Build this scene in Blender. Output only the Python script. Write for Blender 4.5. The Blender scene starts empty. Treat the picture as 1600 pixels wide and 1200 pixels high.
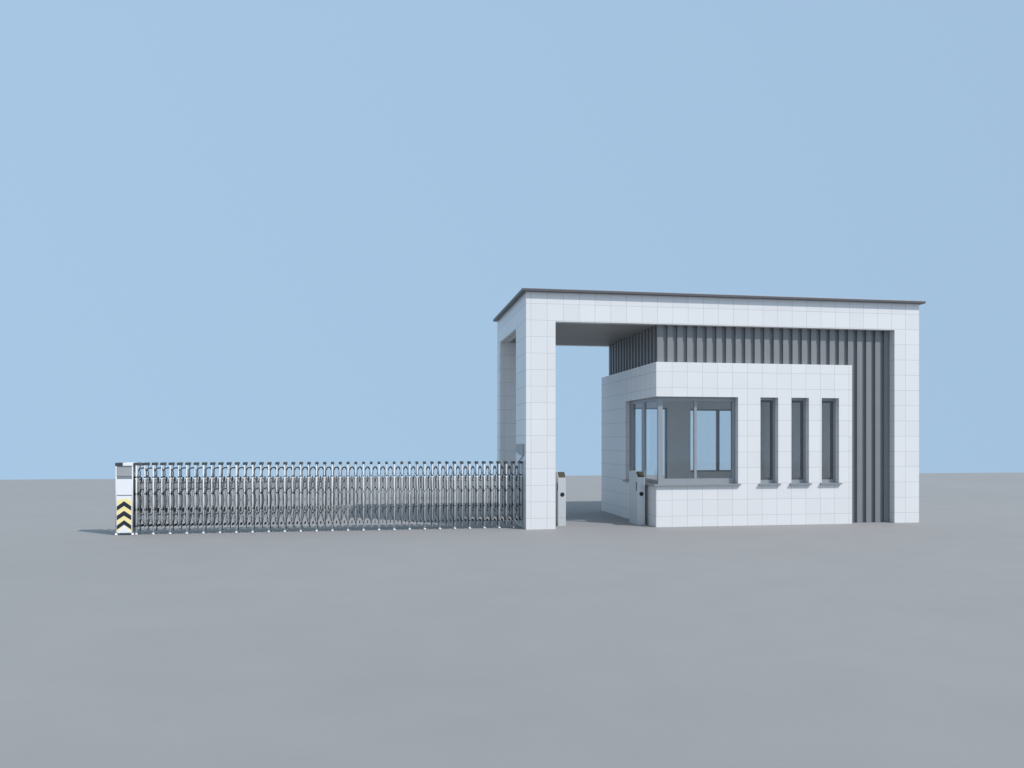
import bpy, bmesh, math, random
from mathutils import Vector, Matrix
random.seed(7)
scene = bpy.context.scene
C = scene.collection
PI = math.pi

# ------------------------------------------------------------------ materials
def new_mat(name):
    m = bpy.data.materials.new(name); m.use_nodes = True
    nt = m.node_tree
    return m, nt, nt.nodes['Principled BSDF']

def N(nt, kind, **kw):
    n = nt.nodes.new(kind)
    for k, v in kw.items(): setattr(n, k, v)
    return n

def mth(nt, op, a, b=None):
    n = N(nt, 'ShaderNodeMath', operation=op)
    for i, v in enumerate((a, b)):
        if v is None: continue
        if isinstance(v, (int, float)): n.inputs[i].default_value = v
        else: nt.links.new(v, n.inputs[i])
    return n.outputs[0]

def mix_col(nt, fac, a, b):
    n = N(nt, 'ShaderNodeMix', data_type='RGBA')
    if isinstance(fac, (int, float)): n.inputs[0].default_value = fac
    else: nt.links.new(fac, n.inputs[0])
    for i, v in ((6, a), (7, b)):
        if isinstance(v, tuple): n.inputs[i].default_value = (*v, 1)
        else: nt.links.new(v, n.inputs[i])
    return n.outputs[2]

def tile_mat(name, base, grout, ox, oy, oz, p=0.3, gw=0.0085, rough=0.32):
    m, nt, b = new_mat(name)
    g = N(nt, 'ShaderNodeNewGeometry')
    sp = N(nt, 'ShaderNodeSeparateXYZ'); nt.links.new(g.outputs['Position'], sp.inputs[0])
    sn = N(nt, 'ShaderNodeSeparateXYZ'); nt.links.new(g.outputs['True Normal'], sn.inputs[0])
    cells, lines = [], []
    for ax, off in ((0, ox), (1, oy), (2, oz)):
        q = mth(nt, 'DIVIDE', mth(nt, 'SUBTRACT', sp.outputs[ax], off), p)
        fl = mth(nt, 'FLOOR', mth(nt, 'ADD', q, 0.0))
        cells.append(fl)
        d = mth(nt, 'ABSOLUTE', mth(nt, 'SUBTRACT', q, mth(nt, 'ROUND', q)))
        ln = mth(nt, 'LESS_THAN', d, gw / p / 2)
        # a grid line only shows on faces that are not perpendicular to its axis
        face = mth(nt, 'LESS_THAN', mth(nt, 'ABSOLUTE', sn.outputs[ax]), 0.5)
        lines.append(mth(nt, 'MULTIPLY', ln, face))
    line = mth(nt, 'MAXIMUM', mth(nt, 'MAXIMUM', lines[0], lines[1]), lines[2])
    cv = N(nt, 'ShaderNodeCombineXYZ')
    for i in range(3): nt.links.new(cells[i], cv.inputs[i])
    wn = N(nt, 'ShaderNodeTexWhiteNoise', noise_dimensions='3D'); nt.links.new(cv.outputs[0], wn.inputs[0])
    no = N(nt, 'ShaderNodeTexNoise'); no.inputs['Scale'].default_value = 1.7; no.inputs['Detail'].default_value = 5
    nt.links.new(g.outputs['Position'], no.inputs['Vector'])
    v = mth(nt, 'ADD', mth(nt, 'MULTIPLY', wn.outputs[0], 0.45), mth(nt, 'MULTIPLY', no.outputs[0], 0.55))
    col = mix_col(nt, v, tuple(c * 0.94 for c in base), tuple(min(1, c * 1.03) for c in base))
    nt.links.new(mix_col(nt, line, col, grout), b.inputs['Base Color'])
    r = mth(nt, 'ADD', mth(nt, 'MULTIPLY', line, 0.45), mth(nt, 'ADD', rough - 0.05, mth(nt, 'MULTIPLY', wn.outputs[0], 0.1)))
    nt.links.new(r, b.inputs['Roughness'])
    bp = N(nt, 'ShaderNodeBump'); bp.inputs['Strength'].default_value = 0.35; bp.inputs['Distance'].default_value = 0.003
    nt.links.new(mth(nt, 'SUBTRACT', 1.0, line), bp.inputs['Height']); nt.links.new(bp.outputs[0], b.inputs['Normal'])
    return m

def plain(name, col, rough=0.5, metal=0.0, var=0.06, scale=6.0, rvar=0.08):
    m, nt, b = new_mat(name)
    g = N(nt, 'ShaderNodeNewGeometry')
    no = N(nt, 'ShaderNodeTexNoise'); no.inputs['Scale'].default_value = scale; no.inputs['Detail'].default_value = 6
    nt.links.new(g.outputs['Position'], no.inputs['Vector'])
    c = mix_col(nt, no.outputs[0], tuple(x * (1 - var) for x in col), tuple(min(1, x * (1 + var)) for x in col))
    nt.links.new(c, b.inputs['Base Color'])
    nt.links.new(mth(nt, 'ADD', rough - rvar / 2, mth(nt, 'MULTIPLY', no.outputs[0], rvar)), b.inputs['Roughness'])
    b.inputs['Metallic'].default_value = metal
    return m

M = {}
M['tile'] = tile_mat('white_tile', (0.69, 0.677, 0.676), (0.485, 0.485, 0.49), 0.09, 0.0, 0.2)
M['tile_booth'] = tile_mat('white_booth_tile', (0.69, 0.677, 0.676), (0.485, 0.485, 0.49), 2.475, 0.0, 0.2)
M['fascia'] = plain('dark_fascia_metal', (0.105, 0.10, 0.105), 0.45, 0.3)
M['clad'] = plain('charcoal_cladding', (0.205, 0.208, 0.215), 0.5, 0.1, 0.08, 2.0)
M['alu'] = plain('grey_aluminium', (0.30, 0.315, 0.335), 0.42, 0.35)
M['inner'] = plain('grey_plaster', (0.90, 0.885, 0.87), 0.85)
M['sill'] = plain('grey_sill_metal', (0.26, 0.275, 0.29), 0.45, 0.3)
M['steel'] = plain('brushed_steel', (0.56, 0.57, 0.58), 0.36, 0.75, 0.05, 14)
M['post'] = plain('polished_tube', (0.58, 0.58, 0.585), 0.5, 0.0, 0.03, 14)
M['wire'] = plain('dull_steel_bar', (0.15, 0.155, 0.16), 0.45, 0.3, 0.1, 20)
M['plate'] = plain('galvanised_plate', (0.70, 0.70, 0.69), 0.55, 0.0, 0.05, 9)
M['cap'] = plain('dark_plastic_cap', (0.05, 0.049, 0.044), 0.5)
M['black'] = plain('black_rubber', (0.008, 0.008, 0.010), 0.75)
M['white'] = plain('white_enamel', (0.78, 0.78, 0.79), 0.35, 0.0, 0.03)
M['yellow'] = plain('yellow_reflective_film', (0.88, 0.73, 0.35), 0.4, 0.0, 0.04)
M['navy'] = plain('black_reflective_film', (0.013, 0.02, 0.035), 0.4)
M['screen'] = plain('dark_reader_glass', (0.062, 0.055, 0.043), 0.35)
M['cabinet'] = plain('grey_cabinet_panel', (0.36, 0.37, 0.375), 0.5, 0.2)
M['turn'] = plain('satin_turnstile_steel', (0.53, 0.545, 0.555), 0.42, 0.35, 0.04, 3)

# soffit: dark boards running along the front
m, nt, b = new_mat('dark_soffit_boards')
g = N(nt, 'ShaderNodeNewGeometry'); sp = N(nt, 'ShaderNodeSeparateXYZ'); nt.links.new(g.outputs['Position'], sp.inputs[0])
q = mth(nt, 'DIVIDE', sp.outputs[1], 0.12)
ln = mth(nt, 'LESS_THAN', mth(nt, 'ABSOLUTE', mth(nt, 'SUBTRACT', q, mth(nt, 'ROUND', q))), 0.04)
wn = N(nt, 'ShaderNodeTexWhiteNoise', noise_dimensions='1D'); nt.links.new(mth(nt, 'FLOOR', mth(nt, 'ADD', q, 0.5)), wn.inputs['W'])
mp = N(nt, 'ShaderNodeMapping'); mp.inputs['Scale'].default_value = (1.2, 22, 22); nt.links.new(g.outputs['Position'], mp.inputs[0])
no = N(nt, 'ShaderNodeTexNoise'); no.inputs['Scale'].default_value = 1.5; no.inputs['Detail'].default_value = 6; nt.links.new(mp.outputs[0], no.inputs['Vector'])
v = mth(nt, 'ADD', mth(nt, 'MULTIPLY', wn.outputs[0], 0.35), mth(nt, 'MULTIPLY', no.outputs[0], 0.65))
cc = mix_col(nt, v, (0.23, 0.225, 0.22), (0.31, 0.305, 0.295))
nt.links.new(mix_col(nt, ln, cc, (0.10, 0.10, 0.10)), b.inputs['Base Color']); b.inputs['Roughness'].default_value = 0.6
M['soffit'] = m

# architectural glass: mostly clear, reflecting more at grazing angles
m, nt, b = new_mat('window_glass'); nt.nodes.remove(b)
out = nt.nodes['Material Output']
tr = N(nt, 'ShaderNodeBsdfTransparent'); tr.inputs[0].default_value = (0.935, 0.94, 0.94, 1)
gl = N(nt, 'ShaderNodeBsdfGlossy'); gl.inputs['Roughness'].default_value = 0.02; gl.inputs[0].default_value = (0.9, 0.95, 1, 1)
g = N(nt, 'ShaderNodeNewGeometry'); dp = N(nt, 'ShaderNodeVectorMath', operation='DOT_PRODUCT')
nt.links.new(g.outputs['Normal'], dp.inputs[0]); nt.links.new(g.outputs['Incoming'], dp.inputs[1])
sch = mth(nt, 'POWER', mth(nt, 'SUBTRACT', 1.0, mth(nt, 'ABSOLUTE', dp.outputs['Value'])), 5.0)
fac = mth(nt, 'ADD', 0.035, mth(nt, 'MULTIPLY', sch, 0.6))
mx = N(nt, 'ShaderNodeMixShader'); nt.links.new(fac, mx.inputs[0]); nt.links.new(tr.outputs[0], mx.inputs[1]); nt.links.new(gl.outputs[0], mx.inputs[2])
nt.links.new(mx.outputs[0], out.inputs[0])
M['glass'] = m

# ground: pale grey concrete
m, nt, b = new_mat('grey_concrete')
g = N(nt, 'ShaderNodeNewGeometry')
def noise(scale, detail, rough=0.55):
    n = N(nt, 'ShaderNodeTexNoise'); n.inputs['Scale'].default_value = scale; n.inputs['Detail'].default_value = detail
    n.inputs['Roughness'].default_value = rough; nt.links.new(g.outputs['Position'], n.inputs['Vector']); return n.outputs[0]
big, mid, fine = noise(0.12, 4), noise(1.3, 6), noise(38, 4, 0.7)
v = mth(nt, 'ADD', mth(nt, 'MULTIPLY', big, 0.45), mth(nt, 'ADD', mth(nt, 'MULTIPLY', mid, 0.33), mth(nt, 'MULTIPLY', fine, 0.22)))
rp = N(nt, 'ShaderNodeMapRange'); rp.inputs[1].default_value = 0.3; rp.inputs[2].default_value = 0.7; nt.links.new(v, rp.inputs[0])
nt.links.new(mix_col(nt, rp.outputs[0], (0.222, 0.216, 0.218), (0.258, 0.250, 0.252)), b.inputs['Base Color'])
b.inputs['Roughness'].default_value = 0.8
bp = N(nt, 'ShaderNodeBump'); bp.inputs['Strength'].default_value = 0.15; bp.inputs['Distance'].default_value = 0.004
nt.links.new(fine, bp.inputs['Height']); nt.links.new(bp.outputs[0], b.inputs['Normal'])
M['ground'] = m

# ------------------------------------------------------------------ mesh helpers
class MB:
    def __init__(s): s.v, s.f, s.sm, s.mi, s.cur = [], [], [], [], 0
    def add(s, vs, fs, smooth=False):
        n = len(s.v); s.v += [tuple(v) for v in vs]; s.f += [tuple(n + i for i in f) for f in fs]; s.sm += [smooth] * len(fs); s.mi += [s.cur] * len(fs)
        return s
    def box(s, x0, x1, y0, y1, z0, z1):
        vs = [(x, y, z) for z in (z0, z1) for y in (y0, y1) for x in (x0, x1)]
        return s.add(vs, [(0,2,3,1),(4,5,7,6),(0,1,5,4),(2,6,7,3),(0,4,6,2),(1,3,7,5)])
    def cbox(s, x0, x1, y0, y1, z0, z1, c=0.004):
        bm = bmesh.new(); bmesh.ops.create_cube(bm, size=1)
        for v in bm.verts: v.co = Vector(((x0+x1)/2 + v.co.x*(x1-x0), (y0+y1)/2 + v.co.y*(y1-y0), (z0+z1)/2 + v.co.z*(z1-z0)))
        bmesh.ops.bevel(bm, geom=bm.edges[:], offset=c, segments=2, affect='EDGES', profile=0.5)
        bm.verts.index_update(); s.add([v.co[:] for v in bm.verts], [[v.index for v in f.verts] for f in bm.faces]); bm.free(); return s
    def prism_xz(s, pts, y0, y1):            # polygon in the XZ plane, counter-clockwise seen from -Y
        n = len(pts)
        vs = [(x, y0, z) for x, z in pts] + [(x, y1, z) for x, z in pts]
        fs = [tuple(range(n)), tuple(range(2*n-1, n-1, -1))] + [(i+n, (i+1) % n + n, (i+1) % n, i) for i in range(n)]
        return s.add(vs, fs)
    def prism_yz(s, pts, x0, x1):            # polygon in the YZ plane
        n = len(pts)
        vs = [(x0, y, z) for y, z in pts] + [(x1, y, z) for y, z in pts]
        fs = [tuple(range(n)), tuple(range(2*n-1, n-1, -1))] + [(i+n, (i+1) % n + n, (i+1) % n, i) for i in range(n)]
        return s.add(vs, fs)
    def tube(s, pts, r, sides=8, caps=True):
        pts = [Vector(p) for p in pts]; n = len(pts); rr = r if isinstance(r, (list, tuple)) else [r] * n
        vs = []; up = None
        for i, p in enumerate(pts):
            t = (pts[min(i+1, n-1)] - pts[max(i-1, 0)]).normalized()
            if up is None: up = Vector((0,1,0)) if abs(t.y) < 0.8 else Vector((1,0,0))
            a = (up - t * up.dot(t)).normalized(); bb = t.cross(a); up = a
            for k in range(sides):
                an = 2*PI*k/sides; vs.append(p + (a*math.cos(an) + bb*math.sin(an)) * rr[i])
        fs = [(i*sides+k, i*sides+(k+1) % sides, (i+1)*sides+(k+1) % sides, (i+1)*sides+k) for i in range(n-1) for k in range(sides)]
        s.add(vs, fs, True)
        if caps:
            o = len(s.v) - len(vs)
            s.f.append(tuple(o + k for k in range(sides-1, -1, -1))); s.sm.append(False); s.mi.append(s.cur)
            s.f.append(tuple(o + (n-1)*sides + k for k in range(sides))); s.sm.append(False); s.mi.append(s.cur)
        return s
    def voxel(s, xs, ys, zs, filled):        # solid built on an uneven grid, boundary faces only, welded
        idx = {}
        def vid(i, j, k):
            if (i, j, k) not in idx: idx[(i, j, k)] = len(s.v); s.v.append((xs[i], ys[j], zs[k]))
            return idx[(i, j, k)]
        nx, ny, nz = len(xs)-1, len(ys)-1, len(zs)-1
        F = lambda i, j, k: 0 <= i < nx and 0 <= j < ny and 0 <= k < nz and filled((xs[i]+xs[i+1])/2, (ys[j]+ys[j+1])/2, (zs[k]+zs[k+1])/2)
        for i in range(nx):
            for j in range(ny):
                for k in range(nz):
                    if not F(i, j, k): continue
                    for d, q in (((-1,0,0), [(0,0,0),(0,0,1),(0,1,1),(0,1,0)]), ((1,0,0), [(1,0,0),(1,1,0),(1,1,1),(1,0,1)]),
                                 ((0,-1,0), [(0,0,0),(1,0,0),(1,0,1),(0,0,1)]), ((0,1,0), [(0,1,0),(0,1,1),(1,1,1),(1,1,0)]),
                                 ((0,0,-1), [(0,0,0),(0,1,0),(1,1,0),(1,0,0)]), ((0,0,1), [(0,0,1),(1,0,1),(1,1,1),(0,1,1)])):
                        if not F(i+d[0], j+d[1], k+d[2]):
                            s.f.append(tuple(vid(i+a, j+b_, k+c) for a, b_, c in q)); s.sm.append(False); s.mi.append(s.cur)
        return s
    def mesh(s, name, mat, base=(0,0,0)):
        me = bpy.data.meshes.new(name)
        me.from_pydata([(x-base[0], y-base[1], z-base[2]) for x, y, z in s.v], [], s.f)
        me.polygons.foreach_set('use_smooth', s.sm); me.polygons.foreach_set('material_index', s.mi)
        bm = bmesh.new(); bm.from_mesh(me); bmesh.ops.recalc_face_normals(bm, faces=bm.faces[:]); bm.to_mesh(me); bm.free()
        for mt in (mat if isinstance(mat, (list, tuple)) else [mat]): me.materials.append(mt)
        me.update(); return me

def link(name, me, parent=None, loc=(0,0,0)):
    o = bpy.data.objects.new(name, me); C.objects.link(o); o.parent = parent; o.location = loc
    return o
def thing(name, label, cat, loc, group=None):
    o = bpy.data.objects.new(name, None); C.objects.link(o); o.location = loc; o.empty_display_size = 0.3
    o['label'] = label; o['category'] = cat
    if group: o['group'] = group
    return o
def part(name, mb, mat, root, parent=None):  # world-coordinate mesh under a thing whose base is root.location
    return link(name, mb.mesh(name, mat, tuple(root.location)), parent or root)

# ------------------------------------------------------------------ ground
gm = MB().voxel([-70, -25, 0, 25, 70], [-45, -20, 0, 22.6], [-0.25, 0.0], lambda x, y, z: True)
g = link('ground', gm.mesh('ground', M['ground'])); g['kind'] = 'structure'

# ------------------------------------------------------------------ entrance portal
W, D, ZB, ZT = 7.887, 3.57, 3.785, 4.31
portal = thing('entrance_portal', 'large white tiled entrance portal with flat dark roof edge and charcoal ribbed cladding', 'gateway', (0, 0, 0))
part('pier', MB().box(0, 0.546, 0, 1.083, 0, ZB), M['tile'], portal)
part('pier', MB().box(0, 0.546, 3.16, D, 0, ZB), M['tile'], portal)
part('pier', MB().box(7.353, W, 0, D, 0, ZB), M['tile'], portal)
part('beam', MB().box(0, W, 0, 0.15, ZB, ZT), M['tile'], portal)
part('beam', MB().box(0, 0.205, 0.15, D-0.15, ZB, ZT), M['tile'], portal)
part('beam', MB().box(0, W, D-0.15, D, ZB, ZT), M['tile'], portal)
part('beam', MB().box(W-0.205, W, 0.15, D-0.15, ZB, ZT), M['tile'], portal)
part('soffit', MB().box(0.205, W-0.205, 0.15, D-0.15, ZB+0.006, ZB+0.06), M['soffit'], portal)
part('roof_slab', MB().cbox(-0.085, W+0.085, -0.085, D+0.085, ZT, 4.36, 0.006), M['fascia'], portal)

# ribbed cladding: front sheet (full height at the right, above the booth elsewhere), left side sheet, back sheet
CX0, CX1, CY0, CY1, BT, BX1 = 2.54, 7.353, 0.15, 3.32, 3.08, 6.441
cl = MB()
cl.box(CX0+0.048, BX1, CY0+0.048, CY0+0.10, BT+0.001, ZB); cl.box(BX1, CX1, CY0+0.048, CY0+0.10, 0, ZB)
cl.box(CX0, CX0+0.115, CY0, CY0+0.048, BT+0.001, ZB)
per = 0.1955; x = CX0 + 0.115 + 0.085
while x < CX1 - 0.02:
    x1 = min(x + 0.108, CX1 - 0.003)
    if x1 < BX1: cl.box(x, x1, CY0, CY0+0.0485, BT+0.001, ZB)
    elif x > BX1: cl.box(x, x1, CY0, CY0+0.0485, 0, ZB)
    else: cl.box(x, BX1-0.001, CY0, CY0+0.0485, BT+0.001, ZB); cl.box(BX1+0.001, x1, CY0, CY0+0.0485, 0, ZB)
    x += per
part('ribbed_cladding', cl, M['clad'], portal)
cs = MB(); cs.box(CX0+0.048, CX0+0.10, CY0+0.10, CY1, BT+0.001, ZB)
y = CY0 + 0.06 + 0.09
while y < CY1 - 0.05:
    cs.box(CX0, CX0+0.0485, y, min(y+0.10, CY1), BT+0.001, ZB); y += per
part('ribbed_cladding', cs, M['clad'], portal)
part('ribbed_cladding', MB().box(CX0, BX1, CY1, CY1+0.04, BT+0.001, ZB).box(BX1, CX1, CY1, CY1+0.04, 0, ZB), M['clad'], portal)

# ------------------------------------------------------------------ wall box on the left pier
wb = thing('wall_box', 'small grey metal box fixed to the left face of the front pier above the gate', 'control box', (0, 0.6, 1.33))
part('housing', MB().prism_yz([(0.20, 1.55), (0.20, 1.335), (0.62, 1.365), (0.90, 1.40), (0.90, 1.55)], -0.03, -0.004), M['cabinet'], wb)
part('bracket', MB().prism_yz([(0.30, 1.33), (0.90, 1.18), (0.90, 1.385), (0.62, 1.355)], -0.014, -0.004), M['white'], wb)

# ------------------------------------------------------------------ guard booth
BX0, BY1 = 2.462, 3.689
booth = thing('guard_booth', 'white tiled guard booth with corner window under the portal roof', 'booth', (4.45, 1.84, 0))
T = 0.2
win = [(4.54, 4.903), (5.176, 5.538), (5.805, 6.168)]
xs = sorted([BX0, BX0+T, 4.087, BX1-T, BX1, 3.0, 4.0, 4.551, 5.75] + [a for w in win for a in w])
ys = [0, T, 1.864, BY1-T, BY1]
zs = [0, 0.02, 0.79, 0.893, 2.357, 2.382, 2.437, 2.86, BT]
def filled(x, y, z):
    if z < 0.02: return True
    if z > 2.86: return True                     # flat roof
    if y < T:                                    # front wall
        if 0.79 < z < 2.437:
            if x < 4.087: return False
            if any(a < x < b for a, b in win): return False
        return True
    if y > BY1 - T:                              # back wall: door and window
        if 3.0 < x < 4.0 and z < 2.382: return False
        if 4.551 < x < 5.75 and 0.893 < z < 2.357: return False
        return True
    if x < BX0 + T:                              # left wall
        return not (y < 1.864 and 0.79 < z < 2.437)
    if x > BX1 - T: return True
    return False
wmb = MB().voxel(xs, ys, zs, filled)
wo = part('wall', wmb, [M['tile_booth'], M['inner']], booth)
for p in wo.data.polygons:                       # room-side faces are grey plaster
    c = p.center + booth.location; n = p.normal; e = 0.012
    q = c + n * 0.02
    if BX0+T-e < q.x < BX1-T+e and T-e < q.y < BY1-T+e and 0.0 < q.z < 2.87: p.material_index = 1

def rect_frame_x(x0, x1, z0, z1, y0, y1, w, wb_=None, wt=None):  # frame in a wall facing Y
    mb = MB(); wb_ = wb_ or w; wt = wt or w
    mb.voxel([x0, x0+w, x1-w, x1], [y0, y1], [z0, z0+wb_, z1-wt, z1], lambda x, y, z: not (x0+w < x < x1-w and z0+wb_ < z < z1-wt))
    return mb

# corner window: frame round both openings
FY0, FY1 = 0.12, 0.18; FX0, FX1 = BX0+0.085, BX0+0.145
cf = MB()
cf.voxel([FX0, 2.633, 4.022, 4.0865], [FY0, FY1], [0.791, 0.895, 2.366, 2.436], lambda x, y, z: not (2.633 < x < 4.022 and 0.895 < z < 2.366))
cf.box(FX0, FX1, FY1, 1.655, 2.366, 2.436); cf.box(FX0, FX1, FY1, 1.655, 0.791, 0.87); cf.box(FX0, FX1, 1.655, 1.8635, 0.791, 2.436)
cwin = part('corner_window', cf, M['alu'], booth); cwin['label'] = 'large corner window with grey aluminium frame'
part('mullion', MB().cbox(3.262, 3.314, FY0+0.005, FY1-0.005, 0.895, 2.366, 0.003), M['alu'], booth, cwin)
part('mullion', MB().cbox(FX0+0.005, FX1-0.005, 0.947, 1.103, 0.87, 2.366, 0.003), M['alu'], booth, cwin)
for a, b_ in ((2.633, 3.262), (3.314, 4.022)):
    part('pane', MB().box(a, b_, 0.147, 0.153, 0.895, 2.366), M['glass'], booth, cwin)
for a, b_ in ((FY1, 0.947), (1.103, 1.655)):
    part('pane', MB().box(FX0+0.027, FX0+0.033, a, b_, 0.87, 2.366), M['glass'], booth, cwin)
# keep the sill proud of the wall below: a thin plate laid over the opening's foot
sl2 = MB(); sl2.box(BX0-0.05, 4.125, -0.05, -0.001, 0.766, 0.795); sl2.box(BX0-0.05, BX0-0.001, -0.001, 1.905, 0.766, 0.795)
sl2.box(BX0-0.001, 4.085, -0.001, 0.1195, 0.7905, 0.797); sl2.box(BX0-0.001, FX0-0.0005, 0.1195, 1.8625, 0.7905, 0.797)
part('window_sill', sl2, M['sill'], booth)
# three slit windows
for a, b_ in win:
    w_ = part('window', rect_frame_x(a+0.001, b_-0.001, 0.797, 2.436, 0.12, 0.175, 0.045, 0.06, 0.045), M['alu'], booth)
    part('sash', rect_frame_x(a+0.046, b_-0.046, 0.857, 2.391, 0.13, 0.165, 0.04), M['fascia'], booth, w_)
    part('pane', MB().box(a+0.086, b_-0.086, 0.145, 0.151, 0.897, 2.351), M['glass'], booth, w_)
    sb = MB(); sb.box(a-0.035, b_+0.035, -0.05, -0.001, 0.766, 0.795); sb.box(a+0.001, b_-0.001, -0.001, 0.1195, 0.7905, 0.797)
    part('window_sill', sb, M['sill'], booth)
# back window and back door frame
bw = part('window', rect_frame_x(4.5515, 5.7495, 0.8935, 2.3565, BY1-0.12, BY1-0.06, 0.03), M['alu'], booth); bw['label'] = 'wide back window seen through the corner window'
part('mullion', MB().box(5.238, 5.31, BY1-0.115, BY1-0.065, 0.9235, 2.3265), M['alu'], booth, bw)
for a, b_ in ((4.5815, 5.238), (5.31, 5.7195)):
    part('pane', MB().box(a, b_, BY1-0.093, BY1-0.087, 0.9235, 2.3265), M['glass'], booth, bw)
dr = part('door', rect_frame_x(3.001, 3.999, 0.021, 2.381, BY1-0.12, BY1-0.06, 0.03), M['alu'], booth); dr['label'] = 'glazed back door'
part('pane', MB().box(3.031, 3.969, BY1-0.093, BY1-0.087, 0.051, 2.351), M['glass'], booth, dr)

# ------------------------------------------------------------------ turnstile cabinets
def turnstile(label, x0, y0, w=0.148, d=0.52, hf=0.912, hb=1.022):
    t = thing('turnstile', label, 'turnstile', (x0 + w/2, y0 + d/2, 0), 'turnstiles in the pedestrian gateway')
    b = MB(); b.prism_yz([(y0, 0.0), (y0, hf), (y0+0.12, hb), (y0+d-0.015, hb), (y0+d, hb-0.015), (y0+d, 0.0)], x0, x0+w)
    part('body', b, M['turn'], t)
    ny, nz = -(hb-hf), 0.12; L = math.hypot(ny, nz); ny, nz = ny/L*0.003, nz/L*0.003
    p0 = (y0+0.004, hf+0.004); p1 = (y0+0.116, hb-0.004)
    s = MB(); s.prism_yz([(p0[0]-ny*0.5, p0[1]-nz*0.5), (p0[0]+ny, p0[1]+nz), (p1[0]+ny, p1[1]+nz), (p1[0]-ny*0.5, p1[1]-nz*0.5)], x0+0.010, x0+w-0.004)
    part('reader_screen', s, M['screen'], t)
    c = MB(); c.tube([(x0+w*0.53, y0+0.002, 0.595), (x0+w*0.53, y0-0.004, 0.595)], 0.041, 24)
    part('scanner_eye', c, M['black'], t)
    k = MB(); k.box(x0+0.03, x0+w-0.03, y0-0.003, y0+0.001, 0.155, 0.162); part('service_panel', k, M['cabinet'], t)
    for xa, xb in ((x0-0.003, x0+0.001), (x0+w-0.001, x0+w+0.003)):
        part('barrier_slot', MB().box(xa, xb, y0+0.045, y0+0.085, 0.66, 0.82), M['black'], t)
    h = MB(); h.cbox(x0+w+0.002, x0+w+0.03, y0+0.06, y0+0.10, 0.135, 0.17, 0.004); part('floor_sensor', h, M['black'], t)
    f = MB(); f.box(x0-0.006, x0+w+0.006, y0-0.005, y0+d+0.005, 0.0015, 0.008); part('base_plate', f, M['cabinet'], t)
turnstile('slim grey turnstile cabinet standing behind the right edge of the white front pier', 0.703, 0.47)
turnstile('slim grey turnstile cabinet standing in front of the guard booth side wall', 2.242, 0.42)

# ------------------------------------------------------------------ retractable gate
GY, GD, NF = 0.28, 0.20, 50
GX0, PIT = -6.712, 0.1361
gate = thing('retractable_gate', 'long folding steel lattice gate with striped end cabinet left of the portal', 'gate', (GX0, GY, 0))
def loc(x): return (x, 0, 0)

def smooth_path(p, n=4):
    P = [Vector((p[max(0, i)][0], 0, p[i][1])) for i in range(len(p))]
    out = []
    for i in range(len(P)-1):
        a, b_, c, d = P[max(i-1, 0)], P[i], P[i+1], P[min(i+2, len(P)-1)]
        for k in range(n):
            t = k / n
            out.append(0.5*((2*b_) + (c-a)*t + (2*a-5*b_+4*c-d)*t*t + (3*b_-a-3*c+d)*t**3))
    out.append(P[-1]); return out

# tall upright frame in its own coordinates (front plane y=0, back plane y=GD)
tall = [(0.008, 0.99), (0.024, 0.93), (0.029, 0.84), (0.022, 0.75), (0.007, 0.70), (0.022, 0.64), (0.025, 0.56), (0.020, 0.48), (0.007, 0.43), (0.024, 0.36), (0.026, 0.27), (0.012, 0.19), (0.004, 0.15)]
tp = smooth_path(tall, 3)
up = MB()
for yy, sg in ((0.0, -1), (GD, 1)): up.tube([(sg*v.x, yy, v.z) for v in tp], 0.0055, 6)
up.tube([(v.x, 0.0, v.z) for v in tp], 0.0040, 6)
up.cur = 1
for z, r in ((0.985, 0.011), (0.70, 0.010), (0.43, 0.010), (0.15, 0.012)): up.tube([(0, -0.026, z), (0, GD+0.012, z)], r, 8)
for z in (0.70, 0.43): up.box(-0.006, 0.006, 0.06, GD, z-0.030, z+0.030)
up.cur = 3
up.box(-0.0018, 0.0018, 0.004, 0.125, 0.175, 0.955)
up.cur = 2
for yy in (-0.006, GD+0.006): up.cbox(-0.017, 0.017, yy-0.016, yy+0.016, 0.945, 0.968, 0.003)
me_upright = up.mesh('upright_frame', [M['wire'], M['black'], M['white'], M['plate']])
def post_mesh(y, r, z0, mat): return MB().tube([(0, y, 1.19), (0, y, z0)], r, 10).mesh('post', mat)
me_front = post_mesh(-0.012, 0.0115, 0.03, M['post']); me_back = post_mesh(GD+0.012, 0.010, 0.03, M['sill'])
me_front2 = post_mesh(-0.012, 0.0080, 0.06, M['post']); me_back2 = post_mesh(GD+0.012, 0.0085, 0.06, M['sill'])
def foot_mesh(yy): return MB().tube([(0, yy, 0.0015), (0, yy, 0.016), (0, yy, 0.026), (0, yy, 0.034)], [0.025, 0.025, 0.02, 0.013], 12).mesh('wheel_foot', M['post'])
me_foot_f, me_foot_b = foot_mesh(-0.012), foot_mesh(GD+0.012)
cp = MB(); cp.cbox(-0.023, 0.023, -0.022, GD+0.022, 1.188, 1.233, 0.006); me_cap = cp.mesh('cap', M['cap'])

# hairpin link between two uprights
hp = [(0.0, 1.137), (0.020, 1.128), (0.036, 1.09), (0.040, 1.04), (0.034, 0.98), (0.020, 0.93), (0.008, 0.89), (0.012, 0.86), (0.012, 0.80), (0.010, 0.765), (0.024, 0.735), (0.027, 0.68), (0.027, 0.46), (0.025, 0.41), (0.009, 0.335), (0.010, 0.30), (0.022, 0.25), (0.046, 0.195), (0.064, 0.155)]
hpath = smooth_path(hp, 3)
hm = MB()
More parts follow.
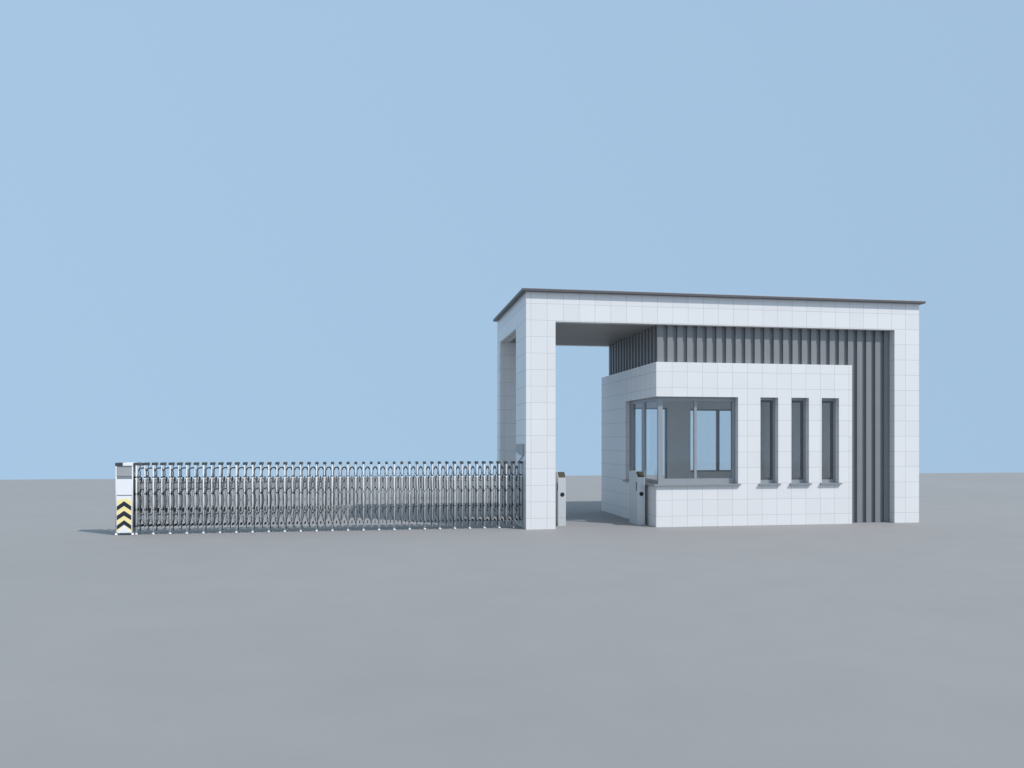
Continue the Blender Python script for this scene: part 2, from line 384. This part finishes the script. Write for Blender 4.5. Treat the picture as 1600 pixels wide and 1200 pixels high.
# the front rod bows to the left, the back rod to the right; straight on they read as one loop
for yy, sg in ((0.006, -1), (GD-0.006, 1)):
    hm.tube([(sg*v.x, yy, v.z) for v in hpath], 0.0058, 6)
    hm.tube([(sg*0.036, yy, 1.05), (sg*0.062, yy, 0.985)], 0.0045, 6)
    hm.tube([(sg*0.008, yy, 0.77), (sg*0.03, yy, 0.735), (sg*0.064, yy, 0.70)], 0.0048, 6)
    hm.tube([(sg*0.009, yy, 0.335), (sg*0.03, yy, 0.375), (sg*0.064, yy, 0.43)], 0.0048, 6)
low = [v for v in hpath if v.z < 0.90]
hm.tube([(v.x, 0.006, v.z) for v in low], 0.0040, 6)
hm.cur = 1
for z, r in ((0.885, 0.010), (0.77, 0.010), (0.335, 0.010)): hm.tube([(0, -0.02, z), (0, GD+0.008, z)], r, 8)
hm.tube([(-0.006, -0.008, 0.585), (0.010, -0.008, 0.592), (0.0, -0.008, 0.555)], 0.004, 6)
for z0, z1, y1 in ((0.905, 0.985, 0.07), (0.375, 0.455, 0.07), (0.135, 0.172, GD)): hm.box(-0.006, 0.006, 0.0, y1, z0, z1)
me_hair = hm.mesh('hairpin_link', [M['wire'], M['black']])
hs = MB(); arch = [v for v in hpath if v.z > 1.085]
for yy, sg in ((0.006, -1), (GD-0.006, 1)): hs.tube([(sg*v.x, yy, v.z) for v in arch], 0.012, 8)
hs.tube([(0, 0, 1.137), (0, GD, 1.137)], 0.012, 8)
me_sleeve = hs.mesh('sleeve', M['cap'])
def child(name, me, parent, l=(0,0,0)): return link(name, me, parent, l)
protoA = child('upright_frame', me_upright, gate); protoB = None
def add_upright(k):
    u = child('upright_frame', me_upright, gate, (k*PIT, 0, 0)) if k else protoA
    child('cap', me_cap, u)
    if k % 2 == 0:
        child('post', me_front, u); child('post', me_back, u); child('wheel_foot', me_foot_f, u); child('wheel_foot', me_foot_b, u)
    else: child('post', me_front2, u); child('post', me_back2, u)
for k in range(NF): add_upright(k)
for k in range(NF-1):
    h = child('hairpin_link', me_hair, gate, ((k+0.5)*PIT, 0, 0))
    child('sleeve', me_sleeve, h)

# end cabinet with the striped warning panel
X0, X1, CY = -7.046, -6.766, GY - 0.012
cab = part('end_cabinet', MB().box(X0+0.022, X1-0.022, CY+0.012, CY+0.20, 0.045, 1.178), M['cabinet'], gate)
for xx in (X0+0.009, X1-0.009):
    for yy in (CY+0.008, CY+0.205):
        part('corner_post', MB().tube([(xx, yy, 0.03), (xx, yy, 1.178)], 0.0115, 10), M['post'], gate, cab)
        part('wheel_foot', MB().tube([(xx, yy, 0.0015), (xx, yy, 0.016), (xx, yy, 0.026), (xx, yy, 0.034)], [0.024, 0.024, 0.019, 0.012], 12), M['white'], gate, cab)
part('cap', MB().cbox(X0-0.004, X0+0.118, CY-0.008, CY+0.222, 1.180, 1.232, 0.005), M['cap'], gate, cab)
part('cap', MB().cbox(X0+0.119, X1+0.002, CY-0.008, CY+0.222, 1.180, 1.232, 0.005), M['white'], gate, cab)['label'] = 'white half of the cap'
part('upper_panel', MB().cbox(X0+0.018, X1-0.018, CY-0.001, CY+0.014, 1.004, 1.150, 0.003), M['cabinet'], gate, cab)
part('shadow_gap', MB().box(X0+0.02, X1-0.02, CY+0.006, CY+0.011, 0.955, 1.002), M['sill'], gate, cab)
part('middle_panel', MB().cbox(X0+0.018, X1-0.018, CY-0.001, CY+0.014, 0.684, 0.953, 0.003), M['white'], gate, cab)
wp = part('warning_panel', MB().cbox(X0+0.018, X1-0.018, CY-0.001, CY+0.014, 0.042, 0.666, 0.003), M['white'], gate, cab)
L_, R_ = X0+0.026, X1-0.026; XC = (L_+R_)/2; HW = (R_-L_)/2
zz = lambda yz: (125.5 - yz/8.573)/91.3
arc = [(XC + HW*math.cos(a), zz(628) + (zz(590)-zz(628))*math.sin(a)) for a in [PI*i/20 for i in range(21)]]
part('yellow_film', MB().prism_xz([(L_, zz(1043)), (R_, zz(1043))] + arc, CY-0.0035, CY+0.0), M['yellow'], gate, cab)
ch = MB()
for ct, cb, et, eb in ((622, 685, 690, 748), (750, 815, 815, 875), (875, 936, 945, 1000)):
    for sg in (-1, 1):
        q = [(XC, zz(cb)), (XC + sg*HW, zz(eb)), (XC + sg*HW, zz(et)), (XC, zz(ct))]
        ch.prism_xz(q if sg > 0 else q[::-1], CY-0.0055, CY-0.002)
part('chevron', ch, M['navy'], gate, cab)
part('white_triangle', MB().prism_xz([(L_, zz(1043)), (R_, zz(1043)), (XC, zz(937))], CY-0.0065, CY-0.003), M['white'], gate, cab)
part('link_bar', MB().cbox(X1+0.003, GX0+0.112, CY+0.005, CY+0.05, 1.184, 1.231, 0.004).box(X1-0.02, X1+0.055, CY+0.09, CY+0.12, 0.12, 1.0), M['fascia'], gate, cab)

# ------------------------------------------------------------------ sky, sun, camera
SUN = Vector((0.73, -0.67, 1.0)).normalized()
elev = math.asin(SUN.z)
w = bpy.data.worlds.new('World'); scene.world = w; w.use_nodes = True
nt = w.node_tree; bg = nt.nodes['Background']
sky = N(nt, 'ShaderNodeTexSky', sky_type='NISHITA'); sky.sun_disc = False
sky.sun_elevation = elev; sky.sun_rotation = math.atan2(SUN.x, SUN.y)
sky.altitude = 0; sky.air_density = 1.0; sky.dust_density = 1.0; sky.ozone_density = 1.0
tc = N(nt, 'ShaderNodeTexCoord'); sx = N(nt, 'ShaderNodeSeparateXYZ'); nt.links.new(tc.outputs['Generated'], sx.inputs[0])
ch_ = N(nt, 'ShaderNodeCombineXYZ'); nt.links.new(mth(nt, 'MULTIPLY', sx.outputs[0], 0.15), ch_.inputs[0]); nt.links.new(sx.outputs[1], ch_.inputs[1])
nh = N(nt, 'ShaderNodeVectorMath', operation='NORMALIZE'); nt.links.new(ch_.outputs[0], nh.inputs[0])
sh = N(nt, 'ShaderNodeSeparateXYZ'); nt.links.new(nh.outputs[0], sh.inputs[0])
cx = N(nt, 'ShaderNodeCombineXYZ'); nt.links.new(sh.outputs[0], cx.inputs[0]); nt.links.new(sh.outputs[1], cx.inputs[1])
# an even, pale sky low down; unseen overhead sky brightened to lift ambient fill
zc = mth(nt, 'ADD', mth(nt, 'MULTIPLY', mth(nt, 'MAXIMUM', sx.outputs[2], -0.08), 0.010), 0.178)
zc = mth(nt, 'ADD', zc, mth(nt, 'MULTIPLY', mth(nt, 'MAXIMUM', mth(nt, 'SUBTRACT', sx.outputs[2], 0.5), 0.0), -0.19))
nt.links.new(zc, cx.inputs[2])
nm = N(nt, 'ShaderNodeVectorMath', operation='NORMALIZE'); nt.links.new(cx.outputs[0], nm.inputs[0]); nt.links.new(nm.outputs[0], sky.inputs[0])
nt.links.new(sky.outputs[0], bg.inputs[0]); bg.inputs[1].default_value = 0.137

sl_ = bpy.data.lights.new('sun', 'SUN'); sl_.energy = 3.65; sl_.angle = math.radians(0.53); sl_.color = (1.0, 0.975, 0.955)
so = bpy.data.objects.new('sun', sl_); C.objects.link(so); so.rotation_euler = (-SUN).to_track_quat('-Z', 'Y').to_euler(); so.location = (8, -8, 12)

cam = bpy.data.cameras.new('camera'); co = bpy.data.objects.new('camera', cam); C.objects.link(co); scene.camera = co
co.location = (-2.619, -14.183, 1.58); co.rotation_euler = (PI/2, 0, -math.radians(9.45))
cam.sensor_fit = 'HORIZONTAL'; cam.sensor_width = 36; cam.lens = 36 * 1244 / 1600; cam.shift_y = 91.2 / 1600; cam.clip_end = 500; cam.clip_start = 0.05

vs = scene.view_settings; vs.view_transform = 'Standard'; vs.look = 'None'; vs.exposure = 0; vs.gamma = 1; vs.use_curve_mapping = False
scene.cycles.max_bounces = 10; scene.cycles.transparent_max_bounces = 16
